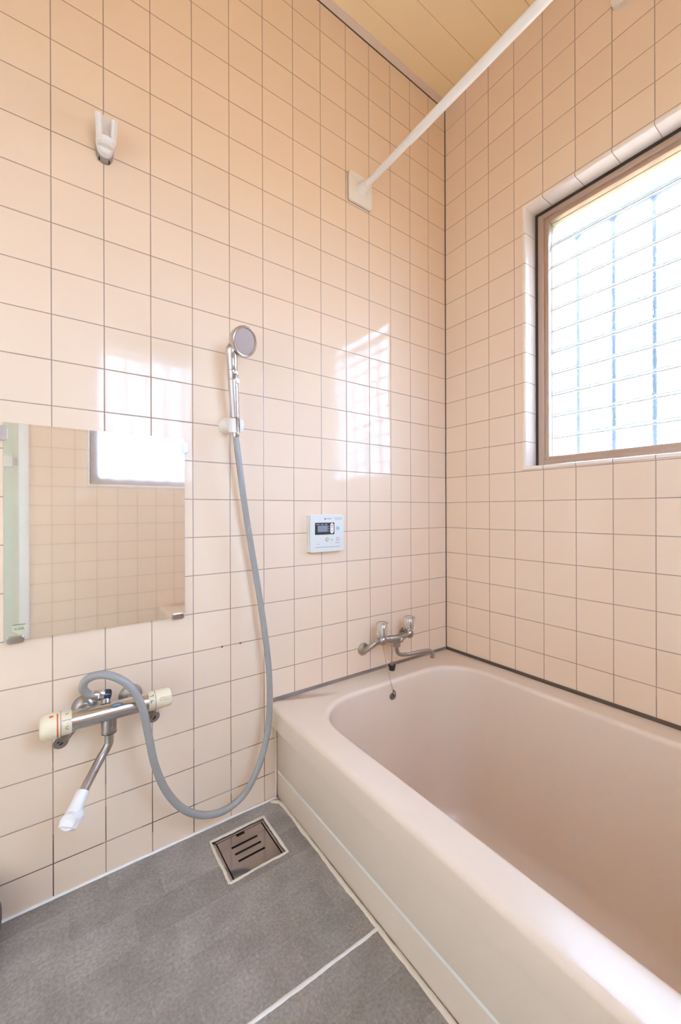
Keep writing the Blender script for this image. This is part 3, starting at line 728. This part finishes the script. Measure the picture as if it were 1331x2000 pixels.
link('cradle_floor', lathe(bmesh.new(), (cx, -0.037, 1.676), (0, -0.22, 1), [(-0.010, 0.012), (-0.005, 0.0175), (0.003, 0.0190)], 36), white_pl, hk)

# ------------------------------------------------------------------ hand shower in its holder
hb = thing('shower_holder', 'cream round wall bracket gripping the chrome hand shower', 'shower bracket', (-0.906, 0, 1.076))
hc = V(-0.9045, -0.052, 1.072)                       # grip centre
bm = bmesh.new(); lathe(bm, (-0.9105, 0, 1.076), (0.02, -1, -0.03), [(0, 0.0215), (0.006, 0.0215), (0.018, 0.0205), (0.028, 0.0175), (0.034, 0.013), (0.036, 0.008)], 40)
link('dome_base', bm, cream_pl, hb)
hax = V(-0.115, -0.16, 1.0).normalized()              # axis of the handle
link('grip_ring', cup(bmesh.new(), hc, hax, 0.0175, 0.0118, -0.020, 0.016, (0.35, -1, 0), 70), white_pl, hb)
bm = bmesh.new(); lathe(bm, (-0.8865, -0.046, 1.071), (1, -0.15, 0), [(-0.006, 0.0165), (0.0, 0.0175), (0.004, 0.0165), (0.0055, 0.010)], 32); link('side_knob', bm, white_pl, hb)

hs = thing('hand_shower', 'chrome hand shower with a round spray plate hanging on the wall bracket', 'hand shower', tuple(hc))
hp = lambda t: hc+hax*t
bm = bmesh.new(); lathe(bm, hp(-0.020), hax, [(0, 0.0085), (0.002, 0.0102), (0.036, 0.0106), (0.0375, 0.0112)], 36); link('collar', bm, chrome, hs)
bm = bmesh.new(); lathe(bm, hp(0.018), hax, [(0, 0.0112), (0.001, 0.0122), (0.05, 0.0130), (0.095, 0.0136), (0.0958, 0.0130), (0.0968, 0.0137), (0.118, 0.0137), (0.1188, 0.0131), (0.1198, 0.0137), (0.140, 0.0132), (0.150, 0.0110)], 36); link('handle', bm, chrome, hs)
nd = V(0.30, -0.90, -0.26).normalized()              # spray direction
fc = V(-0.898, -0.103, 1.275)                         # centre of the spray face
top = hp(0.165); 
bm = bmesh.new(); tube(bm, catmull([hp(0.135), hp(0.165), hp(0.185)+nd*0.002, fc-nd*0.022+V(-0.006, 0, -0.010)], 8), [0.0130+0.0045*(i/24.0) for i in range(25)], 24)
link('neck', bm, chrome, hs)
bm = bmesh.new(); lathe(bm, fc, nd, [(-0.034, 0.006), (-0.033, 0.016), (-0.029, 0.026), (-0.021, 0.0335), (-0.010, 0.0375), (-0.002, 0.0388), (0.001, 0.0378), (0.002, 0.0350), (0.001, 0.0322), (-0.001, 0.0318)], 56)
link('head', bm, chrome, hs)
bm = bmesh.new(); lathe(bm, fc-nd*0.0008, nd, [(0, 0.0318), (0.0006, 0.0316), (0.0012, 0.020), (0.0014, 0.004)], 48)
sp_ = link('spray_plate', bm, spray_mat, hs)
bm = bmesh.new(); bdir = V(0.45, -0.9, 0.05).normalized(); bc = hp(0.108)
lathe(bm, bc+bdir*0.009, bdir, [(0, 0.0078), (0.006, 0.0078), (0.0085, 0.0068), (0.0095, 0.004)], 28); link('stop_button', bm, white_pl, hs, label='round white stop button')
bm = bmesh.new(); lathe(bm, hp(0.128)+bdir*0.006, bdir, [(0, 0.0075), (0.007, 0.007), (0.0085, 0.005)], 20); link('stop_lever', bm, dull_chrome, hs)

# ------------------------------------------------------------------ hose
def px(u, v, o):                                     # where a sight line meets the plane a distance o in front of the left wall
    d = F+r2*((u-665.5)/FPX)-u2*((v-CYP)/FPX); C = V(-1.30083, -1.08363, 0.84312); t = (-o-C.y)/d.y; return C+d*t
hose_pts = [hp(-0.018), hp(-0.034), px(466.5, 900, 0.046), px(480, 1000, 0.040), px(493, 1080, 0.038), px(507, 1165, 0.040), px(518, 1240, 0.045), px(525.5, 1310, 0.05), px(527, 1380, 0.055),
            px(521, 1440, 0.06), px(504, 1500, 0.066), px(478, 1550, 0.07), px(440, 1582, 0.075), px(398, 1592, 0.08), px(358, 1580, 0.085), px(325, 1545, 0.09), px(303, 1495, 0.098), px(291, 1440, 0.106),
            px(279, 1385, 0.108), px(262, 1350, 0.104), px(240, 1330, 0.098), px(213, 1319, 0.088), px(188, 1319, 0.078), px(168, 1329, 0.068), px(162, 1344, 0.060), px(172, 1356, 0.053), px(182, 1357, 0.050)]
bm = bmesh.new(); tube(bm, catmull(hose_pts, 8), 0.0083, 18)
ho = tag(link('shower_hose', bm, hose_mat, None, origin=tuple(hose_pts[0])), 'grey shower hose looping from the mixer up to the hand shower', 'hose')
bm = bmesh.new(); lathe(bm, hp(-0.021), -hax, [(-0.004, 0.0095), (0, 0.0098), (0.010, 0.0095), (0.012, 0.0086)], 24); link('hose_nut', bm, chrome, ho)
e1, e0 = px(184, 1357.5, 0.050), px(206, 1357, 0.048); ed = (e0-e1).normalized()
bm = bmesh.new(); lathe(bm, e1-ed*0.004, ed, [(0, 0.0090), (0.003, 0.0102), (0.010, 0.0106), (0.0115, 0.0118), (0.020, 0.0118), (0.0215, 0.0108), (0.026, 0.0108)], 28); link('end_nut', bm, chrome, ho)

# ------------------------------------------------------------------ thermostatic mixer
MY, MZ = -0.070, 0.4055
mxr = thing('shower_mixer', 'chrome thermostatic shower mixer with ivory end knobs below the mirror', 'tap', (-1.2, 0, MZ))
bm = bmesh.new(); lathe(bm, (-1.268, MY, MZ), (1, 0, 0), [(0, 0.0200), (0.004, 0.0200), (0.010, 0.0195), (0.120, 0.0188), (0.146, 0.0188)], 48)
bd = link('body', bm, chrome, mxr)
bm = bmesh.new(); lathe(bm, (-1.2865, MY, MZ), (1, 0, 0), [(0, 0.0235), (0.0185, 0.0228)], 48)
rl = link('left_ring', bm, ivory, mxr, label='ivory ring with temperature marks')
bm = bmesh.new(); lathe(bm, (-1.2885, MY, MZ), (1, 0, 0), [(-0.034, 0.012), (-0.033, 0.019), (-0.029, 0.0230), (-0.018, 0.0250), (-0.004, 0.0258), (0.0012, 0.0255)], 48)
kl = link('temperature_knob', bm, ivory, mxr)
def arc_strip(xa, xb, r, a0, a1, mat, name, parent, n=16, th=0.0003):
    """painted band on a cylinder about the mixer axis; angles from -Y towards +Z in degrees"""
    bm = bmesh.new(); rows = []
    for i in range(n+1):
        a = math.radians(a0+(a1-a0)*i/n)
        rows.append([bm.verts.new((x, MY-math.cos(a)*rr, MZ+math.sin(a)*rr)) for x, rr in ((xa, r-0.001), (xa, r+th), (xb, r+th), (xb, r-0.001))])
    for i in range(n):
        for k in range(4): bm.faces.new((rows[i][k], rows[i][(k+1) % 4], rows[i+1][(k+1) % 4], rows[i+1][k]))
    bm.faces.new(rows[0]); bm.faces.new(rows[-1][::-1])
    return link(name, bm, mat, parent)
arc_strip(-1.2935, -1.2910, 0.0257, -50, 75, orange_mat, 'orange_band', kl)
arc_strip(-1.3060, -1.2990, 0.0253, 62, 72, orange_mat, 'orange_mark', kl)
arc_strip(-1.2878, -1.2866, 0.0245, -180, 180, dark_seal, 'dark_gap', kl, 48)
def cyl_text(s, x, ang, r, size, parent, rot=0):
    a = math.radians(ang); nrm = V(0, -math.cos(a), math.sin(a)); up = V(0, math.sin(a), math.cos(a)); p = V(x, MY, MZ)+nrm*(r+0.0002); rt = V(1, 0, 0)
    mm = Matrix(((rt.x, up.x, nrm.x, p.x), (rt.y, up.y, nrm.y, p.y), (rt.z, up.z, nrm.z, p.z), (0, 0, 0, 1)))
    return text_mesh('printed_character', s, size, ink, parent, mm @ Matrix.Rotation(rot, 4, 'Z'), 0.0002)
cyl_text('C', -1.2760, -4, 0.0233, 0.0095, rl); cyl_text('\u00b7', -1.2760, 16, 0.0233, 0.009, rl)
cyl_text('H', -1.2760, 66, 0.0232, 0.007, rl)
arc_strip(-1.2862, -1.2690, 0.0231, 33, 35, ink, 'printed_line', rl, 3)
bm = bmesh.new(); lathe(bm, (-1.1225, MY, MZ), (1, 0, 0), [(0, 0.0208), (0.0135, 0.0212)], 48); rr_ = link('right_ring', bm, ivory, mxr, label='ivory ring with printed marks')
arc_strip(-1.1092, -1.1078, 0.0207, -180, 180, dark_seal, 'dark_gap', rr_, 48)
for a in (48, 20): arc_strip(-1.1195, -1.1130, 0.0210, a, a+4, ink, 'printed_line', rr_, 3)
arc_strip(-1.1135, -1.1120, 0.0211, 48, 60, ink, 'printed_line', rr_, 4); arc_strip(-1.1195, -1.1180, 0.0210, 8, 22, ink, 'printed_line', rr_, 4)
bm = bmesh.new(); lathe(bm, (-1.1080, MY, MZ), (1, 0, 0), [(0, 0.0212), (0.004, 0.0212), (0.030, 0.0203), (0.034, 0.0185), (0.0355, 0.014)], 48)
box(bm, (-1.1010, MY-0.0225, MZ+0.004), (-1.0750, MY-0.016, MZ+0.0105), 0.002)
link('flow_knob', bm, ivory, mxr)
# blue oval badge on top of the body
bm = bmesh.new(); nn = 28; vs = []
c_ang = math.radians(52)
for k in range(nn):
    t = 2*math.pi*k/nn; ax_ = -1.186+0.0115*math.cos(t); an = c_ang+0.25*math.sin(t)
    vs.append(bm.verts.new((ax_, MY-math.cos(an)*0.0193, MZ+math.sin(an)*0.0193)))
bm.faces.new(vs); r_ = bmesh.ops.extrude_face_region(bm, geom=bm.faces[:])
bmesh.ops.translate(bm, verts=[v for v in r_['geom'] if isinstance(v, bmesh.types.BMVert)], vec=(0, math.cos(c_ang)*0.001, -math.sin(c_ang)*0.001))
bdg = link('oval_badge', bm, blue_mat, mxr, label='blue oval badge')
for k in range(5): arc_strip(-1.1935+k*0.0032, -1.1918+k*0.0032, 0.0194, 49, 56, soft_ink, 'badge_lettering', bdg, 3)
# cranked legs
def crank(x_w, x_d, sgn, name):
    bm = bmesh.new(); lathe(bm, (x_w, 0, 0.403), (0, -1, 0), [(0, 0.0255), (0.002, 0.0257), (0.007, 0.0235), (0.014, 0.0180), (0.018, 0.0130), (0.019, 0.010)], 44)
    es = link('escutcheon', bm, dull_chrome, mxr)
    bm = bmesh.new(); tube(bm, catmull([(x_w, -0.014, 0.403), (x_w+sgn*0.004, -0.027, 0.398), (x_w+sgn*0.022, -0.038, 0.382), (x_d-sgn*0.004, -0.043, 0.362)], 8), 0.0115, 24)
    lathe(bm, (x_d, -0.022, 0.358), (0, -1, 0), [(0, 0.0130), (0.003, 0.0145), (0.026, 0.0145), (0.028, 0.0125)], 36)
    tube(bm, catmull([(x_d-sgn*0.004, -0.043, 0.366), (x_d-sgn*0.008, -0.055, 0.380), (x_d-sgn*0.012, -0.064, 0.396)], 6), 0.0125, 24)
    lg = link('crank_leg', bm, dull_chrome, mxr)
    bm = bmesh.new(); lathe(bm, (x_d, -0.0495, 0.358), (0, -1, 0), [(0, 0.0056), (0.0012, 0.0056)], 24); sc_ = link('stop_screw', bm, dark_seal, lg)
    bm = mkbox((-0.0050, -0.0004, -0.0009), (0.0050, 0.0004, 0.0009))
    bmesh.ops.rotate(bm, verts=bm.verts[:], cent=(0, 0, 0), matrix=Matrix.Rotation(math.radians(-35), 3, 'Y')); bmesh.ops.translate(bm, verts=bm.verts[:], vec=(x_d, -0.0510, 0.358))
    link('screw_slot', bm, chrome, lg)
crank(-1.241, -1.287, -1, 'left'); crank(-1.148, -1.1065, 1, 'right')
# hose outlet elbow on the rear top of the body
bm = bmesh.new(); lathe(bm, e0-ed*0.004, ed, [(0, 0.0112), (0.006, 0.0122), (0.0115, 0.0122), (0.014, 0.0100)], 12); link('outlet_cap', bm, blue_black, mxr, label='dark blue black cap at the hose outlet')
bm = bmesh.new(); tube(bm, [e0+ed*0.002, V(-1.205, -0.055, 0.420), V(-1.205, MY, 0.410)], 0.0088, 20); link('outlet_stub', bm, dull_chrome, mxr)
# spout
bm = bmesh.new(); lathe(bm, (-1.2, MY, MZ-0.014), (0, 0, -1), [(0, 0.0150), (0.030, 0.0148)], 36)
sb_ = link('spout_socket', bm, dull_chrome, mxr)
bm = bmesh.new(); lathe(bm, (-1.2, MY, 0.3620), (0, 0, -1), [(0, 0.0151), (0.0014, 0.0151), (0.0030, 0.0120)], 36); link('seal_ring', bm, black_pl, sb_)
text_mesh('printed_character', 'E', 0.011, soft_ink, sb_, Matrix(((0.93, 0, 0.36, -1.1955), (0.36, 0, -0.93, MY-0.0148), (0, 1, 0, 0.3725), (0, 0, 0, 1))), 0.0003)
sp_pts = [V(-1.2, MY, 0.361), V(-1.2, MY, 0.345), V(-1.2008, -0.0705, 0.336), px(205.5, 1466, 0.073), px(196, 1482, 0.079), px(178, 1516, 0.098), px(160, 1551, 0.118), px(150, 1572, 0.129)]
bm = bmesh.new(); tube(bm, catmull(sp_pts, 6), 0.0088, 22); link('spout_pipe', bm, dull_chrome, mxr)
t0_, t1_ = px(163, 1544, 0.114), px(141, 1596, 0.141); td = (t1_-t0_).normalized()
bm = bmesh.new(); lathe(bm, t0_, td, [(0, 0.0100), (0.003, 0.0118), (0.020, 0.0124), (0.034, 0.0136), (0.046, 0.0162), (0.056, 0.0170), (0.062, 0.0160), (0.0635, 0.0135)], 36)
tipc = t1_+V(0, 0, -0.004)
lathe(bm, tipc+V(0.004, 0, 0.010), (0.10, 0.05, -1), [(-0.004, 0.010), (0.002, 0.0145), (0.014, 0.0150), (0.016, 0.0138)], 36)
tp = link('spout_tip', bm, white_pl, mxr, label='white plastic spout tip')
bm = bmesh.new(); capd = V(-0.40, -0.75, 0.22).normalized(); lathe(bm, tipc+V(-0.002, -0.004, 0.003), capd, [(0, 0.0152), (0.012, 0.0150), (0.0145, 0.0135), (0.0150, 0.0118), (0.0142, 0.0110)], 36)
link('tip_cap', bm, white_pl, tp)

# ------------------------------------------------------------------ two-handle tub tap
tt = thing('bath_tap', 'dull chrome two handle bath tap with clear acrylic knobs above the tub rim', 'tap', (-0.335, 0, 0.39))
TY, TZ = -0.062, 0.408
def tap_side(xw, xh, zw, mat_esc, sgn):
    bm = bmesh.new(); lathe(bm, (xw, 0, zw), (0, -1, 0), [(0, 0.0215), (0.002, 0.0220), (0.006, 0.0205), (0.009, 0.0150), (0.0095, 0.011)], 36); link('escutcheon', bm, mat_esc, tt)
    bm = bmesh.new(); tube(bm, catmull([(xw, -0.006, zw), (xw+sgn*0.001, -0.018, zw+0.001), (xw+sgn*0.010, -0.034, zw+0.016), (xh-sgn*0.006, -0.050, TZ-0.004), (xh, TY, TZ)], 8), 0.0088, 20)
    lathe(bm, (xh-sgn*0.0075, -0.046, TZ-0.006), (sgn*0.35, -1, 0.3), [(-0.006, 0.0125), (0.004, 0.0125)], 6)
    link('wall_leg', bm, dull_chrome, tt)
    # valve body
    bm = bmesh.new(); lathe(bm, (xh, TY, TZ-0.016), (0, 0, 1), [(0, 0.004), (0.002, 0.009), (0.008, 0.0138), (0.017, 0.0150), (0.024, 0.0135), (0.028, 0.0095), (0.034, 0.0090)], 32); link('valve_body', bm, dull_chrome, tt)
    # knob: fluted acrylic with a chrome core
    bm = bmesh.new(); lathe(bm, (xh, TY, TZ+0.0185), (0, 0, 1), [(0, 0.0105), (0.006, 0.0122), (0.028, 0.0112), (0.034, 0.0085), (0.0355, 0.004)], 40, flute=(8, 0.05)); kc = link('knob_core', bm, chrome, tt)
    bm = bmesh.new(); lathe(bm, (xh, TY, TZ+0.0175), (0, 0, 1), [(0, 0.0135), (0.003, 0.0180), (0.030, 0.0198), (0.040, 0.0192), (0.0425, 0.0165), (0.0425, 0.0120), (0.0385, 0.0120), (0.0365, 0.0130), (0.004, 0.0130)], 64, flute=(8, 0.045), caps=False)
    bm.verts.ensure_lookup_table(); nv = 64
    for i in range(nv):
        j = (i+1) % nv; bm.faces.new((bm.verts[i], bm.verts[8*nv+i], bm.verts[8*nv+j], bm.verts[j]))
    link('knob', bm, acrylic, tt, label='clear fluted acrylic knob')
tap_side(-0.433, -0.398, 0.3690, brass_stain, 1)
tap_side(-0.240, -0.272, 0.3900, dull_chrome, -1)
bm = bmesh.new(); tube(bm, catmull([(-0.392, TY, TZ), (-0.365, TY, TZ-0.003), (-0.335, TY-0.002, TZ-0.006), (-0.305, TY, TZ-0.003), (-0.276, TY, TZ)], 8), [0.0095+0.0045*math.sin(math.pi*i/32) for i in range(33)], 24)
lathe(bm, (-0.335, TY-0.002, TZ-0.004), (0, 0, -1), [(0, 0.0150), (0.014, 0.0140), (0.019, 0.0118), (0.020, 0.0128), (0.028, 0.0128), (0.0295, 0.0105)], 32)
lathe(bm, (-0.322, TY-0.010, TZ-0.008), (0.25, -1, -0.35), [(-0.006, 0.0100), (0.006, 0.0100), (0.008, 0.0085)], 6)
link('bridge_body', bm, dull_chrome, tt)
spp = [V(-0.335, TY-0.002, TZ-0.030), V(-0.3352, TY-0.002, TZ-0.042), V(-0.332, TY-0.004, TZ-0.054), V(-0.322, TY-0.010, TZ-0.061)]+[px(800, 1277.5, 0.080), px(825, 1272, 0.097), px(838, 1270.5, 0.104)]
e_ = px(844, 1273, 0.1075); spp += [e_, e_+V(0.001, -0.002, -0.006), e_+V(0.001, -0.002, -0.016)]
bm = bmesh.new(); tube(bm, catmull(spp, 6), 0.0068, 20); lathe(bm, e_+V(0.001, -0.002, -0.012), (0, 0, -1), [(0, 0.0078), (0.008, 0.0078), (0.0085, 0.0060)], 24)
link('spout', bm, dull_chrome, tt)

# ball chain and plug
def chain(bm, pts, r=0.00125, step=0.0034):
    pts = [Vector(p) for p in pts]; L_ = 0; path = catmull(pts, 10); acc = 0; last = path[0]; pos = [path[0]]
    for p in path[1:]:
        d = (p-last).length
        while acc+d >= step:
            f = (step-acc)/d; last = last+(p-last)*f; pos.append(last.copy()); d = (p-last).length; acc = 0
        acc += d; last = p
    for p in pos:
        bmesh.ops.create_icosphere(bm, subdivisions=1, radius=r, matrix=Matrix.Translation(p))
    tube(bm, path, r*0.4, 5)
    return bm
ch = thing('plug_chain', 'thin ball chain draped over the bath tap down to the tub rosette', 'chain', tuple(EY))
a_ = V(-0.4075, TY-0.012, TZ-0.014)
link('beads', chain(bmesh.new(), [EY+V(0, -0.002, 0.014), EY.lerp(a_, 0.5)+V(0, -0.002, -0.002), a_, V(-0.406, TY-0.0165, TZ-0.004), V(-0.392, TY-0.018, TZ-0.012), V(-0.372, TY-0.014, TZ-0.018), V(-0.3675, TY-0.014, TZ-0.008)]), dull_chrome, ch)
PX = V(-0.3705, -0.078, 0.3185)
link('beads', chain(bmesh.new(), [V(-0.3675, TY-0.014, TZ-0.008), V(-0.368, -0.079, 0.385), V(-0.3695, -0.079, 0.360), PX+V(-0.001, 0, 0.020)], 0.0016, 0.0042), dull_chrome, ch)
bm = bmesh.new()                                        # clip at the chain end
cc = EY+V(0, -0.004, 0.006)
tube(bm, catmull([cc+V(0, 0, 0.012), cc+V(0.006, -0.001, 0.004), cc+V(0.006, -0.001, -0.007), cc+V(0, -0.001, -0.014), cc+V(-0.006, -0.001, -0.007), cc+V(-0.005, -0.001, 0.003), cc+V(0, 0, 0.012)], 6), 0.0014, 8)
lathe(bm, cc+V(0, 0, 0.008), (0, 0, 1), [(0, 0.0025), (0.006, 0.0025)], 12)
link('end_clip', bm, dark_metal, ch, label='small metal hook at the chain end')
pg = thing('bath_plug', 'black rubber bath plug hanging from its chain beside the bath tap', 'plug', tuple(PX))
bm = bmesh.new(); lathe(bm, PX+V(0, 0, 0.006), (0, 0, -1), [(0, 0.0112), (0.001, 0.0125), (0.004, 0.0125), (0.005, 0.0116), (0.017, 0.0098), (0.0185, 0.0085)], 36); link('stopper', bm, black_pl, pg)
bm = bmesh.new(); lathe(bm, PX+V(0, 0, 0.005), (0, 0, 1), [(0, 0.006), (0.002, 0.006), (0.0035, 0.003), (0.006, 0.0025)], 20)
tube(bm, catmull([PX+V(-0.004, 0, 0.008), PX+V(-0.0045, 0, 0.014), PX+V(0, 0, 0.019), PX+V(0.0045, 0, 0.014), PX+V(0.004, 0, 0.008)], 5), 0.001, 8); link('metal_ring', bm, dull_chrome, pg)

# ------------------------------------------------------------------ towel rod across the room
rod = thing('hanging_rod', 'white telescopic drying rod crossing the room above the tub', 'rod', (-0.441, 0, 1.932))
RXc, RZc = -0.440, 1.933
link('wall_flange', plate(-0.4915, 1.8815, -0.3945, 1.9795, 0.0025, 0.0095, 0.006, 0.002), cream_pl, rod)
link('flange_shade_plate', plate(-0.4925, 1.8805, -0.3945, 1.9790, 0.0, 0.0026, 0.006), grey_pl, rod)  # dark plate standing in for the shaded side edge of the flange
bm = bmesh.new(); lathe(bm, (RXc, -0.008, RZc), (0, -1, 0), [(0, 0.0215), (0.003, 0.0210), (0.008, 0.0175), (0.016, 0.0165), (0.018, 0.0160), (0.030, 0.0150), (0.032, 0.0135)], 40); link('socket', bm, cream_pl, rod)
bm = bmesh.new(); lathe(bm, (RXc, -0.030, RZc), (0, -1, 0), [(0, 0.0105), (0.40, 0.0105)], 32); link('inner_tube', bm, white_pl, rod)
bm = bmesh.new(); lathe(bm, (RXc, -0.235, RZc), (0, -1, 0), [(0, 0.0112), (0.001, 0.0124), (1.262, 0.0124)], 32); link('outer_tube', bm, noisy(principled('white_coated_tube', (0.84, 0.83, 0.82), 0.22), 10, 0.02), rod)
LB = lambda u, v, t: V(u, YB+t, v)
link('wall_flange', plate(-0.489, 1.884, -0.391, 1.982, 0.0, 0.0085, 0.006, 0.002, LB), cream_pl, rod)

# ------------------------------------------------------------------ fitting whose lower corner shows at the top edge
wl = thing('wall_lamp', 'cream rounded wall lamp base above the window, cut off by the top edge', 'lamp', (0, -0.68, 2.30))
RWf = lambda u, v, t: V(-t, u, v)
link('base_plate', prism(bmesh.new(), rrect(-0.760, 2.248, -0.602, 2.372, 0.022, 8), RWf, 0.0, 0.014, 0.004), cream_pl, wl)
bm = bmesh.new(); lathe(bm, (-0.012, -0.681, 2.33), (-1, 0, 0), [(0, 0.040), (0.010, 0.040), (0.014, 0.044), (0.050, 0.050), (0.085, 0.042), (0.105, 0.024), (0.110, 0.006)], 40); link('lamp_globe', bm, white_pl, wl)

# ------------------------------------------------------------------ dark round object at the left edge
bm = bmesh.new(); lathe(bm, (-1.4395, -0.0615, 0.0), (0, 0, 1), [(0, 0.040), (0.008, 0.0480), (0.030, 0.0555), (0.052, 0.0580), (0.068, 0.0580), (0.088, 0.0545), (0.104, 0.0480), (0.108, 0.043), (0.102, 0.040), (0.008, 0.036)], 48)
tag(link('rubber_bowl', bm, dark_grey, None, origin=(-1.4395, -0.0615, 0)), 'dark grey round bowl on the floor, only its rim shows at the left edge', 'bowl')

# helper property no longer needed
for o in bpy.data.objects:
    if '_org' in o: del o['_org']
